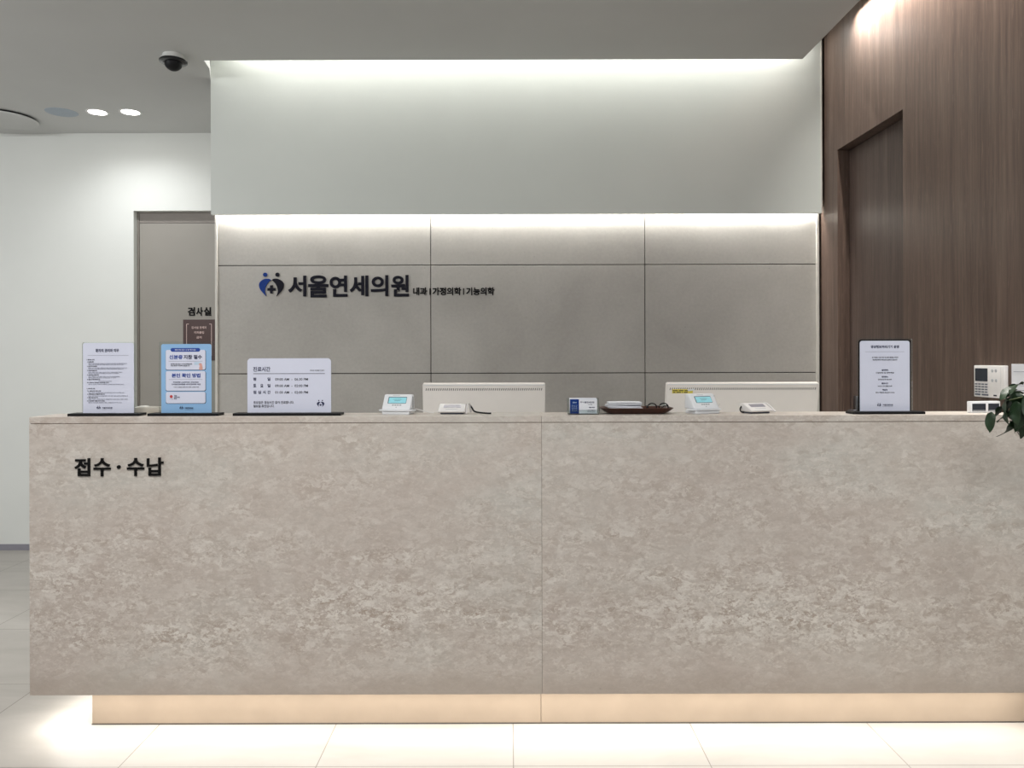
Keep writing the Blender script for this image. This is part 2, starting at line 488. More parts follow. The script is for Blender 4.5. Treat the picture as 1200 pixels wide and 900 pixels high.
# ------------------------------------------------------------------ reception counter
ct = thing('reception_counter', 'long beige shell-limestone reception counter floating over a lit recessed plinth', 'counter', (0, FRONT, 0))
XL, XS = -1.6385, .109
def cbox(name, mat, x0, x1, y0, y1, z0, z1, bv=0): return MB().box(x0, x1, y0-FRONT, y1-FRONT, z0, z1, bv).build(name, M[mat], ct)
BOT = .1527
xb = 2.05                         # the counter runs on below the end of the wood wall
xl = wood_x(LEDGE_BACK)-.003
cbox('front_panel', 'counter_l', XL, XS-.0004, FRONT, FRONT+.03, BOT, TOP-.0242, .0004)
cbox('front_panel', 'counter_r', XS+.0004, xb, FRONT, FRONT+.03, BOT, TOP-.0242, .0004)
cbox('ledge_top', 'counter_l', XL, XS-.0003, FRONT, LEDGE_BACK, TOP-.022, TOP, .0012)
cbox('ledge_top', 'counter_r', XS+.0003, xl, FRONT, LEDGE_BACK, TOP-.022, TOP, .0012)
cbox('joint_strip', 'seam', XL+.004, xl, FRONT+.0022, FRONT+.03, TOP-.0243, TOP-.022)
cbox('end_panel', 'counter_l', XL, XL+.03, FRONT+.0305, 3.36, BOT, TOP-.345)
cbox('end_panel', 'counter_l', XL, XL+.03, FRONT+.0305, LEDGE_BACK, TOP-.345, TOP-.0225)
cbox('inner_panel', 'upper', XL+.03, xl, LEDGE_BACK-.03, LEDGE_BACK, .765, TOP-.0225)
cbox('work_surface', 'upper', XL+.03, 1.735, FRONT+.031, 3.45, .72, .76, .002)
cbox('underside', 'upper', XL+.03, xb, FRONT+.031, 2.80, BOT, BOT+.02)
cbox('plinth', 'plinth', -1.486, XS-.0007, 2.7295, 2.765, 0, BOT, .001)
cbox('plinth', 'plinth', XS+.0007, xb, 2.7295, 2.765, 0, BOT, .001)
cbox('plinth', 'plinth', -1.486, -1.45, 2.766, 3.35, 0, BOT, .001)
cbox('plinth_strip', 'joint', -1.487, xb, 2.7275, 2.7295, 0, .004)
cbox('led_strip', 'led', XL+.06, xb-.02, FRONT+.05, FRONT+.062, BOT-.006, BOT)
PXD = 343.6
def CX(px): return (px-597)/PXD
def CZ(py): return EYE-(py-421)/PXD
for ch, a, b, t, u in (('접', 87.7, 105.9, 535.6, 556.6), ('수', 110, 129.9, 535.6, 556.8), ('수', 149.1, 169.2, 535.4, 556.6), ('납', 172.3, 191.7, 535, 556.4)):
    text('letter', ch, CX(a), CX(b), CZ(u), CZ(t), M['letter_k'], ct, -.0002, .005, .021, 8)
MB().prism([(CX(139.4)+.0062*math.cos(k*PI/12), CZ(546)+.0062*math.sin(k*PI/12)) for k in range(24)], -.005, -.0002).build('letter', M['letter_k'], ct)

# ------------------------------------------------------------------ clinic sign on the stone wall
SPX = 209.3
def WX(px): return (px-597)/SPX
def WZ(py): return EYE-(py-.7-421)/SPX
sg = thing('wall_sign', 'clinic name in raised dark letters with two-figure heart emblem on grey stone wall', 'sign', (0, 4.30, 0))
ek = 29.2/SPX/232
ecx, ecz = WX(318.6), WZ(347.2)
for w_, mname, nm in (('left', 'blue', 'emblem_figure'), ('right', 'letter', 'emblem_figure'), ('dot_left', 'blue', 'emblem_dot'), ('dot_right', 'letter', 'emblem_dot'), ('cross', 'letter', 'emblem_cross')):
    yo = -.0004 if w_ == 'right' else -.0002
    o = MB().prism(emblem_shape(w_, ecx, ecz, ek), -.008, yo).build(nm, M[mname], sg)
    if mname == 'blue': o['label'] = 'royal blue emblem piece'
for ch, a, b, t, u in (('서', 338.1, 359.4, 323.2, 347.4), ('울', 361.7, 385.2, 323, 348.6), ('연', 386.8, 407.7, 323.2, 348), ('세', 410, 432, 323.2, 347.4), ('의', 434.8, 455.4, 323, 347.4), ('원', 458.6, 479.6, 322.8, 347.9)):
    text('letter', ch, WX(a), WX(b), WZ(u), WZ(t), M['letter'], sg, -.0002, .008, .026, 8)
for wd, a, b in (('내과', 484.4, 500.8), ('가정의학', 507, 540.6), ('기능의학', 546.4, 579.6)):
    text('small_lettering', wd, WX(a), WX(b), WZ(346.6), WZ(337.3), M['letter_k'], sg, -.0002, .005, .030, 6)
for px in (504.1, 543.5):
    MB().box(WX(px-.6), WX(px+.6), -.005, -.0002, WZ(346), WZ(338.4)).build('divider', M['letter_k'], sg)

# ------------------------------------------------------------------ door signs
DPX = 900/5.305
def DXX(px): return (px-597)/DPX
def DZZ(py): return EYE-(py-.9-421)/DPX
ds = thing('door_sign', 'black cut-out room name letters on the taupe door', 'sign', (0, 5.305, 0))
for ch, a, b, t, u in (('검', 220.2, 228.8, 360, 370), ('사', 230.1, 238, 360, 370), ('실', 239, 247.8, 360, 370)):
    text('letter', ch, DXX(a), DXX(b), DZZ(u), DZZ(t), M['letter_k'], ds, -.0002, .004, .032, 6)
pl = thing('door_plate', 'dark brown notice plate fixed below the room name on taupe door', 'notice', (DXX(233.6), 5.305, DZZ(422.5)))
pw, ph = 37.4/DPX, 48/DPX
MB().box(-pw/2, pw/2, -.004, -.0002, 0, ph, .0006, 1).build('plate', M['plate'], pl)
e = .0035; bx = pw*.39
for s_ in (-1, 1):
    mb = MB().box(s_*bx-e/2, s_*bx+e/2, -.0048, -.004, ph*.12, ph*.89)
    for zz in (ph*.89, ph*.12):
        mb.box(min(s_*bx, s_*(bx-.016)), max(s_*bx, s_*(bx-.016)), -.0048, -.004, zz-e/2, zz+e/2)
    mb.build('printed_bracket', M['plate_ink'], pl)
mm = [text_mesh('검사실 관계자', -.052, .052, ph*.775, ph*.775+.017, .0004, .02), text_mesh('이외출입', -.034, .034, ph*.655, ph*.655+.017, .0004, .02),
      text_mesh('금지', -.018, .018, ph*.535, ph*.535+.017, .0004, .02)]
for q in mm: link('printed_text', q, M['plate_ink'], pl, (0, -.0042, 0))

# ------------------------------------------------------------------ acrylic sign holders on the ledge
U = 1/336.4                      # print grid, about 3 mm
def holder(label, xc, x0, x1, h, base0, base1, pmat, group='acrylic sign holders on the counter', rc=.008, clear=1.2, dark=False):
    """x0, x1, base0, base1 in grid units from the centre; h = sheet height in grid units"""
    t = thing('sign_holder', label, 'sign', (xc, 2.675, TOP), 0, group)
    MB().box(base0*U, base1*U, -.03, .03, 0, .0092, .0014).build('base', M['black'], t)
    c = clear*U
    MB().prism(rrect((x0)*U-c, (x1)*U+c, .0075, .0095+h*U+c, rc, 6, .001), .0, .003).build('acrylic_panel', M['acrylic'], t)
    if dark:
        MB().prism(rrect(x0*U-.0045, x1*U+.0045, .0078, .0095+h*U+.0045, rc, 6, .001), -.0007, -.0001).build('dark_backing', M['black'], t)
    p = MB().prism(rrect(x0*U, x1*U, .0095, .0095+h*U, rc, 6, .001), -.0016, -.0008).build('printed_sheet', M[pmat], t)
    return t, p
class Sheet:
    """texts placed on a sheet in grid units: x from the centre, z up from the lower edge of the sheet"""
    def __init__(s, p): s.p = p; s.m = {}
    def put(s, body, x0, x1, z0, z1, mat='ink', bold=.0): s.m.setdefault(mat, []).append(text_mesh(body, x0*U, x1*U, .0095+z0*U, .0095+z1*U, .0002, bold, 2))
    def bar(s, x0, x1, z0, z1, mat, r=0, name='printed_rule', y=-.0019):
        MB().prism(rrect(x0*U, x1*U, .0095+z0*U, .0095+z1*U, r*U, 5) if r else [(x0*U, .0095+z0*U), (x1*U, .0095+z0*U), (x1*U, .0095+z1*U), (x0*U, .0095+z1*U)], y, y+.0002).build(name, M[mat], s.p)
    def done(s, y=-.0020):
        for k, v in s.m.items():
            for q in v: link('printed_text', q, M[k], s.p, (0, y, 0))
    def logo(s, x, z, k=.9, y=-.0020):
        mini_emblem(s.p, x*U, .0095+z*U, k*U*5/232, y)

# 1 patients' rights and duties
_, p = holder('white framed sheet of patient rights text, leftmost sign on the counter', (127-597)*U, -29.5, 30.2, 82, -42.5, 40, 'paper', clear=1.0)
s = Sheet(p)
s.put('환자의 권리와 의무', -14.5, 12.8, 71.2, 75.2, 'navy', .03)
s.bar(-24, 24, 67.4, 67.7, 'ink_grey')
def row(z, head, h0, h1, body=None, b0=-23, b1=0, two=None):
    s.put(head, h0, h1, z, z+1.5, 'ink', .02)
    if body: s.put(body, b0, b1, z-1.9, z-.7, 'ink_grey', .012)
    if two: s.put(two, b0, b1-4, z-3.1, z-2.0, 'ink_grey', .012)
row(61.6, '1. 환자의 권리', -25, -16)
row(59.1, '가. 진료받을 권리', -24.5, -17, '환자는 자신의 건강보호와 증진을 위하여 적절한 보건의료서비스를 받을 권리를 갖는다', -23, 22, '성별 나이 종교 신분 등을 이유로 권리를 침해받지 아니하며 진료를 거부하지 못한다')
row(54.0, '나. 알권리 및 자기결정권', -24.5, -13, '환자는 담당 의사 간호사 등으로부터 질병 상태 치료 방법 의학적 연구 대상 여부', -23, 22, '장기이식 여부 부작용 등 예상 결과 및 진료 비용에 관하여 설명을 듣고')
row(48.9, '다. 비밀을 보호받을 권리', -24.5, -13, '환자는 진료와 관련된 신체상 건강상의 비밀과 사생활의 비밀을 침해받지', -23, 16.5, '의료인과 의료기관은 환자의 동의를 받거나 범죄 수사 등 법률에서')
row(43.7, '라. 상담 조정을 신청할 권리', -24.5, -11, '환자는 의료서비스 관련 분쟁이 발생한 경우 한국의료분쟁조정중재원', -23, 13.5, '등에 상담 및 조정 신청을 할 수 있다')
row(38.5, '마. 존엄의 권리를 존중받을 권리', -24.5, -9.5, '환자의 인간으로서의 존엄', -11, 4)
row(34.8, '바. 환경과 안전을 보장받을 권리', -24.5, 0.8, '환자는 안전하고 쾌적한 환경에서 진료를 받을 권리를 갖는다', -23, 18.5)
row(27.8, '2. 환자의 의무', -25, -15.3)
row(25.0, '가. 의료인에 대한 신뢰', -24.5, -8.5, '환자는 자신의 건강 관련 정보를 의료인에게 정확히 알리고 치료계획을 신뢰', -23, 18.5)
row(21.2, '나. 부정한 방법으로 진료를 받지 않을 의무', -24.5, -4, '환자는 진료 전에 본인의 신분을 밝혀야 하고 다른 사람의 명의로 진료를 받는 등', -23, 23)
row(17.3, '다. 병원 규정을 지킬 의무', -24.5, -12, '환자는 거짓이나 부정한 방법으로 진료를 받지 아니한다 환자는 병원의 규정을', -23, 23)
row(13.4, '라. 진료비를 지불할 의무 및 존중', -24.5, -4, '환자는 의료진을 존중하고 병원 규정을 준수하여야 한다', -23, 16)
s.logo(-11.2, 4.2); s.put('서울연세의원', -7, 4.8, 5, 7, 'navy', .02); s.bar(-7, 4.8, 3.9, 4.15, 'ink_grey')
s.done()

# 2 identity card notice
_, p = holder('light blue identity card notice in clear acrylic, second sign from the left', (218.6-597)*U, -29.4, 29.4, 80.5, -41.6, 40.4, 'paper_blue', clear=2.8, rc=.007)
s = Sheet(p)
s.bar(-24.2, 23, 49.8, 73.4, 'navy', 2, 'printed_shadow', -.0018); s.bar(-24, 22.4, 50.4, 73.6, 'paper', 2, 'printed_panel', -.0020)
s.bar(-24.2, 23, 25.2, 48.6, 'navy', 2, 'printed_shadow', -.0018); s.bar(-24, 22.4, 25.8, 48.8, 'paper', 2, 'printed_panel', -.0020)
s.bar(-24.2, 23, 10.6, 24.2, 'navy', 2, 'printed_shadow', -.0018); s.bar(-24, 22.4, 11.2, 24.4, 'paper', 2, 'printed_panel', -.0020)
s.bar(-18.3, 16.3, 71.5, 75.8, 'pill', 2.1, 'printed_banner', -.0023)
s.put('병원 진료 접수 시 꼭! 챙기세요', -13.2, 11.5, 72.6, 74.7, 'paper', .01)
s.put('신분증', -19.8, -4.2, 62.8, 67.8, 'pill', .03); s.put('지참 필수', -3, 18.4, 62.8, 67.8, 'navy', .03)
s.bar(-20.5, 19, 60.2, 60.5, 'ink_grey', y=-.0023)
s.put('병의원 진료 접수 시 주민등록번호로', -18, 7, 56.3, 57.9, 'ink', .02); s.put('본인 확인이 의무화 되었습니다', -18, 4, 54.3, 55.9, 'ink', .02)
s.bar(9.4, 16.5, 56.0, 59.4, 'ice', .4, 'printed_card', -.0023)
MB().prism([(x*U, .0095+z*U) for x, z in spline([(15.2, 50.6), (15.6, 55), (14.6, 57), (15.6, 57.8), (17.6, 58), (18.8, 55), (19, 50.6)], 4)], -.0025, -.0023).build('printed_hand', M['skin'], p)
s.put('본인 확인 방법', -17, 16.5, 41.2, 46.2, 'pill', .035)
s.bar(-20.5, 19, 38.8, 39.1, 'ink_grey', y=-.0023)
s.put('주민등록증 | 운전면허증 | 건강보험증', -15.5, 14.5, 34.8, 36.5, 'navy', .02); s.put('모바일건강보험증 외국인등록증 여권', -17.3, 16.6, 32.5, 34.2, 'navy', .02)
s.put('사진이 포함된 공공기관 발행 신분증 지참', -15, 14.8, 29.4, 30.7, 'ink', .01)
MB().prism([(-17.6*U+1.8*U*math.cos(k*PI/8), .0095+19*U+1.8*U*math.sin(k*PI/8)) for k in range(16)], -.0024, -.0022).build('printed_mark', M['red'], p)
s.put('보건복지부', -20, -15, 15.6, 16.4, 'ink_grey')
s.put('국민\n건강보험\n공단', -14.4, -7.8, 15.8, 20.8, 'navy', .02)
s.logo(-5.8, 3.7); s.put('서울연세의원', -2, 8, 4.6, 6.6, 'navy', .02); s.bar(-2, 8, 3.5, 3.75, 'navy')
s.done(-.0024)

# 3 opening hours
_, p = holder('wide white opening-hours sign with rounded top corners on black base', (339-597)*U, -49, 49, 63.5, -63, 62, 'paper', clear=.35, rc=.012)
s = Sheet(p)
s.put('진료시간', -42.2, -22, 48, 53.6, 'navy', .02)
s.put('SEOUL YONSEI CLINIC', 24.5, 41.5, 48.4, 50, 'ink')
s.bar(-42, 41.8, 45.1, 46, 'ink_grey')
for z, chars, hrs in ((37.2, '평일', '09:00 AM  -  06:30 PM'), (29.6, '토요일', '09:00 AM  -  02:00 PM'), (21.9, '점심시간', '01:00 AM  -  02:00 PM')):
    n = len(chars)
    for i, ch in enumerate(chars):
        cx = -40.3+i*16.6/(n-1)
        s.put(ch, cx-1.75, cx+1.75, z, z+3.9, 'navy', .025)
    s.put(hrs, -16.4, 22, z+.2, z+3.2, 'ink', .008)
s.put('토요일은 점심시간 없이 진료합니다.', -41.8, 5.5, 10.2, 13.5, 'ink', .018); s.put('일요일 휴진입니다.', -41.8, -17.5, 6.0, 9.3, 'ink', .018)
s.logo(36.8, 6.4, 1.75)
s.done()

# 4 CCTV notice
_, p = holder('white camera-surveillance notice with dark border beside the wood wall', (1036.5-597)*U, -29.2, 29.2, 82.3, -41.5, 42.5, 'paper', clear=3.2, rc=.009, dark=True)
s = Sheet(p)
s.put('영상정보처리기기 운영', -16.4, 16.6, 73.6, 77, 'navy', .03)
s.bar(-23, 23, 69.3, 69.55, 'ink_grey')
s.put('본 의원은 시설 안전 및 범죄 예방을 위하여', -15, 15.5, 62, 63.6, 'ink', .02); s.put('영상정보처리기기를 설치 운영하고 있습니다', -14.3, 14.5, 59.2, 60.8, 'ink', .02)
for z, a, b, wa, wb in ((46.8, '설치목적', '시설안전 및 범죄예방', 3.8, 10.8), (39, '설치장소', '접수실 및 대기실 내부', 3.8, 8), (31.2, '촬영시간', '24시간 연속 촬영 녹화', 3.8, 8.4), (23.6, '책임자', '관리 책임자 및 문의 안내', 3, 11)):
    s.put(a, -wa, wa, z+.2, z+2.1, 'navy', .03); s.put(b, -wb, wb, z-2.8, z-1.2, 'ink', .015)
s.logo(-6.8, 5.2); s.put('서울연세의원', -2.8, 9.3, 6.2, 8.2, 'navy', .02); s.bar(-2.8, 9.3, 5, 5.25, 'ink_grey')
s.done()

# ------------------------------------------------------------------ small things on the ledge
pk = thing('tissue_packet', 'low beige packet lying behind the gap between white rules sign and blue notice', 'packet', ((174.5-597)*2.78/900, 2.775, TOP))
MB().prism(spline([(-.052, .002), (-.05, .018), (-.03, .0245), (0, .0255), (.03, .0245), (.05, .0225), (.052, .002), (0, 0)], 5), -.03, .03, 'y', .003).build('wrapper', M['packet'], pk, smooth=True)
mb = MB()
mb.prism(spline([(-.042, .0225), (-.028, .028), (-.01, .0285), (.002, .025), (-.012, .024), (-.03, .0225)], 5), -.022, .01, 'y', .001)
mb.build('tissue', M['tissue'], pk, smooth=True)

# payment display: shallow winged tray, sloping body with a cyan display
def payment_display(label, x, rz, cable):
    t = thing('payment_display', label, 'card terminal', (x, 2.722, TOP), rz, 'payment displays on the counter')
    MB().prism([(-.049, -.034), (.049, -.034), (.053, .028), (-.053, .028)], 0, .012, 'z', .003).build('base', M['device'], t, smooth=True)
    MB().prism(spline([(-.066, -.012), (-.05, -.036), (0, -.039), (.05, -.036), (.066, -.012), (.052, .006), (-.052, .006)], 5), .0122, .0165, 'z', .0012).build('tray', M['device'], t, smooth=True)
    b = MB().prism([(-.031, .0167), (.008, .0685), (.030, .0685), (.036, .0167)], -.0515, .0515, 'x', .004, seg=3).build('body', M['device'], t, smooth=True)
    # slope frame
    p0 = Vector((0, -.031, .0167)); ax = Vector((0, .039, .0518)).normalized(); nn = Vector((0, -ax.z, ax.y))
    F = Matrix(((1, 0, 0, 0), (0, -nn.y, ax.y, p0.y), (0, -nn.z, ax.z, p0.z), (0, 0, 0, 1)))   # x, depth, up the slope
    MB().prism(rrect(-.034, .033, .0265, .0545, .002), -.0006, .0008, 'y', xf=F).build('display_bezel', M['lcd_frame'], b)
    d = MB().prism(rrect(-.031, .0318, .028, .0515, .001), -.0010, -.0006, 'y', xf=F).build('display', M['lcd'], b); d['label'] = 'cyan lit display'
    mb = MB()
    for i, ln in enumerate((.030, .022)): mb.box(-ln/2, ln/2, -.0012, -.001, .043-i*.006, .0442-i*.006, xf=F)
    mb.build('display_text', M['lcd_frame'], b)
    mb = MB()
    for i in range(4): mb.box(-.0165+i*.0088, -.0095+i*.0088, -.001, .0006, .0175, .0222, .0004, 1, xf=F)
    mb.build('keys', M['key'], b)
    MB().prism([(.002*math.cos(k*PI/6), .0105+.002*math.sin(k*PI/6)) for k in range(12)], -.0008, .0006, 'y', xf=F).build('button', M['key'], b)
    MB().box(-.02, .006, -.0008, .0006, .0595, .0605, xf=F).build('printed_mark', M['key'], b)
    MB().box(.0505, .0530, .004, .012, .022, .062, .0006, 1).build('card_slot', M['device_grey'], t)
    MB().tube(spline(cable, 6, False), .0016).build('cable', M['device_w'], t, smooth=True)
    return t
payment_display('white payment display with cyan screen in front of the left monitor', (466-597)*2.715/900, -.13, [(.050, .02, .02), (.075, .03, .012), (.105, .034, .004), (.125, .03, .0018)])
payment_display('white payment display turned sideways with cyan screen before the right monitor', (823.5-597)*2.715/900, .33, [(.050, .02, .014), (.060, .024, .004), (.074, .02, .014), (.080, .01, .034)])

def card_reader(label, x, rz, kind):
    t = thing('card_reader', label, 'card reader', (x, 2.722, TOP), rz, 'low card readers on the counter')
    MB().box(-.040, .040, -.022, .030, 0, .006, .002).build('foot', M['key_d'], t)
    b = MB().prism([(-.032, .0062), (-.034, .012), (.012, .0345), (.032, .0345), (.034, .0062)], -.0475, .0475, 'x', .003, seg=3).build('body', M['device_w'], t, smooth=True)
    p0 = Vector((0, -.034, .012)); ax = Vector((0, .046, .0225)).normalized(); nn = Vector((0, -ax.z, ax.y))
    F = Matrix(((1, 0, 0, 0), (0, -nn.y, ax.y, p0.y), (0, -nn.z, ax.z, p0.z), (0, 0, 0, 1)))
    MB().prism(rrect(-.031, .031, .024, .044, .002), -.0005, .0008, 'y', xf=F).build('display', M['lcd_off'], b)['label'] = 'grey unlit display window'
    MB().box(-.022, .022, -.0004, .0006, .012, .0135, xf=F).build('printed_mark', M['key'], b)
    if kind == 0:
        MB().tube(spline([(.0515, -.02, .002), (.052, -.014, .02), (.055, 0, .036), (.0595, .012, .034), (.0615, .018, .016), (.064, .022, .003)], 6, False), .0028).build('pen_loop', M['device_w'], t, smooth=True)
        MB().tube(spline([(.060, .02, .029), (.068, .014, .02), (.076, .004, .010), (.092, -.004, .0055), (.125, -.012, .0032), (.140, -.012, .0032)], 6, False), .0030).build('cable', M['black'], t, smooth=True)
    else:
        MB().tube(spline([(.049, .02, .034), (.055, .004, .028), (.060, -.014, .014), (.062, -.026, .003)], 6, False), .0032).build('pen_loop', M['device_w'], t, smooth=True)
        MB().tube(spline([(-.044, .022, .026), (-.054, .02, .016), (-.058, .01, .006), (-.05, .002, .003)], 6, False), .0024).build('cable', M['black'], t, smooth=True)
    return t
card_reader('low white card reader with black cable in front of the left monitor', (530-597)*2.715/900, -.06, 0)
card_reader('low white card reader turned sideways in front of the right monitor', (887-597)*2.715/900, .36, 1)

# business card holder
ch_x = (683.5-597)*2.68/900
bh = thing('card_holder', 'clear acrylic business card holder beside the wooden tray', 'card holder', (ch_x, 2.69, TOP))
mb = MB()
mb.box(-.054, .054, -.020, .026, 0, .003)
mb.box(-.054, .054, -.020, -.0175, .003, .016); mb.box(-.054, .054, .0235, .026, .003, .056)
mb.prism([(-.020, .003), (.026, .003), (.026, .056), (.012, .056), (-.020, .016)], -.056, -.0535, 'x'); mb.prism([(-.020, .003), (.026, .003), (.026, .056), (.012, .056), (-.020, .016)], .0535, .056, 'x')
mb.build('holder', M['acrylic'], bh)
for i in range(9):
    y = -.0165+i*.0042
    c = tag(MB().box(ch_x-.047, ch_x+.047, 2.69+y, 2.69+y+.0008, TOP+.0032, TOP+.0532+i*.0004).build('business_card', M['paper_w']),
            'blue and white business card at the front of acrylic holder' if i == 0 else 'plain white business card behind the front card in acrylic holder', 'card', None if i == 0 else 'cards stacked in the holder')
    if i == 0:
        k = c
        zb = TOP+.0032
        mb = MB().box(-.047, -.016, -.0003, 0, .0, .050)
        mb.build('blue_panel', M['blue'], k, (ch_x, 2.69+y, zb))
        mm = [text_mesh('서울연세의원', -.002, .037, .036, .0425, .0002, .025, 2), text_mesh('의원', .016, .030, .030, .0335, .0002, .01, 2), text_mesh('원장', .018, .040, .019, .0235, .0002, .02, 2),
              text_mesh('내과 전문의', .014, .040, .010, .0135, .0002, .01, 2), text_mesh('가정의학과 전문의', .012, .040, .005, .0085, .0002, .01, 2)]
        for q in mm: link('printed_text', q, M['navy'], k, (ch_x, 2.69+y-.0001, zb))
        mm = [text_mesh('진료안내', -.0385, -.0245, .036, .041, .0002, .02, 2)]+[text_mesh('평일 토요일 점심', -.041, -.022, .027-q*.0048, .0298-q*.0048, .0002, 0, 2) for q in range(5)]
        for q in mm: link('printed_text', q, M['ice'], k, (ch_x, 2.69+y-.0004, zb))
        mini_emblem(k, ch_x-.0075, zb+.037, .007/232, 2.69+y-.0001)
        MB().box(-.047, .047, -.0002, 0, .0500, .0506).build('printed_edge', M['ice'], k, (ch_x, 2.69+y, zb-.0004))

# wooden tray
tx = (745.5-597)*2.71/900
def tray_mesh():
    b = bmesh.new()
    def ring(hx, hy, z, r):
        return [b.verts.new((u, w, z)) for u, w in rrect(-hx, hx, -hy, hy, r, 5)]
    R = [ring(.092, .042, 0, .02), ring(.108, .052, .006, .024), ring(.128, .062, .0205, .03), ring(.1265, .0605, .0220, .03), ring(.124, .058, .020, .029), ring(.104, .048, .0075, .022), ring(.090, .040, .005, .02)]
    b.faces.new(R[0][::-1])
    for A, B in zip(R, R[1:]):
        for i in range(len(A)): b.faces.new((A[i], A[(i+1) % len(A)], B[(i+1) % len(B)], B[i]))
    b.faces.new(R[-1])
    bmesh.ops.recalc_face_normals(b, faces=b.faces)
    me = bpy.data.meshes.new('serving_tray'); b.to_mesh(me); b.free()
    return me
tag(link('serving_tray', tray_mesh(), M['tray'], None, (tx, 2.725, TOP), True), 'shallow dark brown wooden tray on the counter between cards and payment display', 'tray')
zl = TOP+.0052
LT = ['white folded leaflet lying at the bottom of the stack in brown tray', 'white folded leaflet second from the bottom in brown tray',
      'white folded leaflet second from the top in brown tray', 'white folded leaflet on top of the stack in brown tray']
for i in range(4):
    lf = thing('leaflet', LT[i], 'leaflet', (tx-.043+(-.001, .003, -.003, .001)[i], 2.722+(0, -.004, .003, -.002)[i], zl), (.03, -.03, .04, -.03)[i], 'leaflets in the brown tray')
    MB().prism([(-.058, 0), (.058, 0), (.058, .0030), (.02, .0036), (-.02, .0032), (-.058, .0030)], -.036, .036, 'y').build('lower_fold', M['paper_w'], lf)
    MB().prism([(-.057, .0044), (-.02, .0050), (.03, .0054), (.0585, .0048), (.0585, .0078), (.02, .0088), (-.02, .0086), (-.057, .0074)], -.0365, .036, 'y').build('upper_fold', M['paper_w'], lf)
    zl += .0094
# eyeglasses lying in the tray
eg = thing('eyeglasses', 'dark-rimmed eyeglasses lying at the right end of the brown tray', 'eyeglasses', (tx+.074, 2.718, TOP+.0056), .12)
for sx in (-1, 1):
    pts = [(sx*.021+.0165*math.cos(k*PI/10), -.012, .0175+.0135*math.sin(k*PI/10)) for k in range(21)]
    MB().tube(pts, .0023, 6).build('rim', M['rim'], eg, smooth=True)
    MB().prism([(sx*.021+.0160*math.cos(k*PI/10), .0175+.0130*math.sin(k*PI/10)) for k in range(20)], -.0124, -.0116).build('lens', M['acrylic'], eg)
    MB().tube([(sx*.037, -.012, .021), (sx*.0385, -.004, .022), (sx*.034, .02, .020), (sx*.024, .034, .008), (sx*.02, .038, .003)], .002, 6).build('temple', M['rim'], eg, smooth=True)
MB().tube([(-.005, -.012, .02), (0, -.0125, .022), (.005, -.012, .02)], .0014, 6).build('bridge', M['rim'], eg, smooth=True)

# ------------------------------------------------------------------ monitors on the work surface, seen from behind
def monitor(label, x, y, w, h, ztop, tilt=.21):
    t = thing('computer_monitor', label, 'monitor', (x, y, .76), 0, 'white monitors behind the counter')
    piv = ztop-.76
    R = Matrix.Translation((0, 0, piv)) @ Matrix.Rotation(tilt, 4, 'X')     # top leans towards the visitor
    sh = MB().prism(rrect(-w/2, w/2, -h, 0, .008), -.004, .022, 'y', .003, xf=R).build('shell', M['monitor'], t, smooth=True)
    MB().prism(rrect(-w/2+.012, w/2-.012, -h+.012, -.012, .004), .0215, .0235, 'y', xf=R).build('screen', M['dark_screen'], t)
    mb = MB()
    n = int(w/.0092)
    for i in range(n):
        xx = -w/2+.016+i*(w-.032)/(n-1)
        mb.prism([(xx-.0030, -.0290), (xx+.0004, -.0290), (xx+.0030, -.0190), (xx-.0004, -.0190)], -.0046, -.0036, 'y', xf=R)
    mb.build('vent_row', M['vent'], sh)
    mb = MB().box(-w/2+.005, w/2-.005, -.0052, -.004, -.0062, -.0036, xf=R)
    mb.build('top_edge_highlight', M['device'], sh)  # thin white strip paints the highlight along the shell's upper edge
    q = R @ Vector((0, -.004, -h*.62))
    MB().prism([(-.05, q.z+.05), (.05, q.z+.05), (.06, .012), (-.06, .012)], q.y-.022, q.y-.002, 'y', .003).build('neck', M['monitor'], t)
    MB().box(-.11, .11, q.y-.07, q.y+.13, 0, .012, .003).build('stand_base', M['monitor'], t)
    return t, R, sh
monitor('white monitor back behind the left payment display', (567-597)*3.26/900, 3.26, 144*3.26/900, .37, EYE-(449.5-421)*3.26/900)
mx, mz = (870.5-597)*3.26/900, EYE-(449.5-421)*3.26/900
mt, R, sh = monitor('wider white monitor back with a yellow sticker near the wood wall', mx, 3.26, 179*3.26/900, .37, mz)
stk = MB().box(-.3, -.212, -.0052, -.0042, -.043, -.0255, .0002, 1, xf=R).build('sticker', M['yellow'], sh)
mb = MB()
for r_, segs in ((0, ((-.298, -.276), (-.272, -.252), (-.248, -.23))), (1, ((-.296, -.286), (-.282, -.262), (-.258, -.254), (-.25, -.234)))):
    for a, b in segs: mb.box(a, b, -.0056, -.0052, -.0335-r_*.0075, -.0295-r_*.0075, xf=R)
mb.build('sticker_print', M['ink'], stk)
MB().prism([(-.236, -.026), (-.205, -.022), (-.203, -.030), (-.232, -.034)], -.0062, -.0056, 'y', xf=R).build('sticker_flap', M['paper_w'], stk)

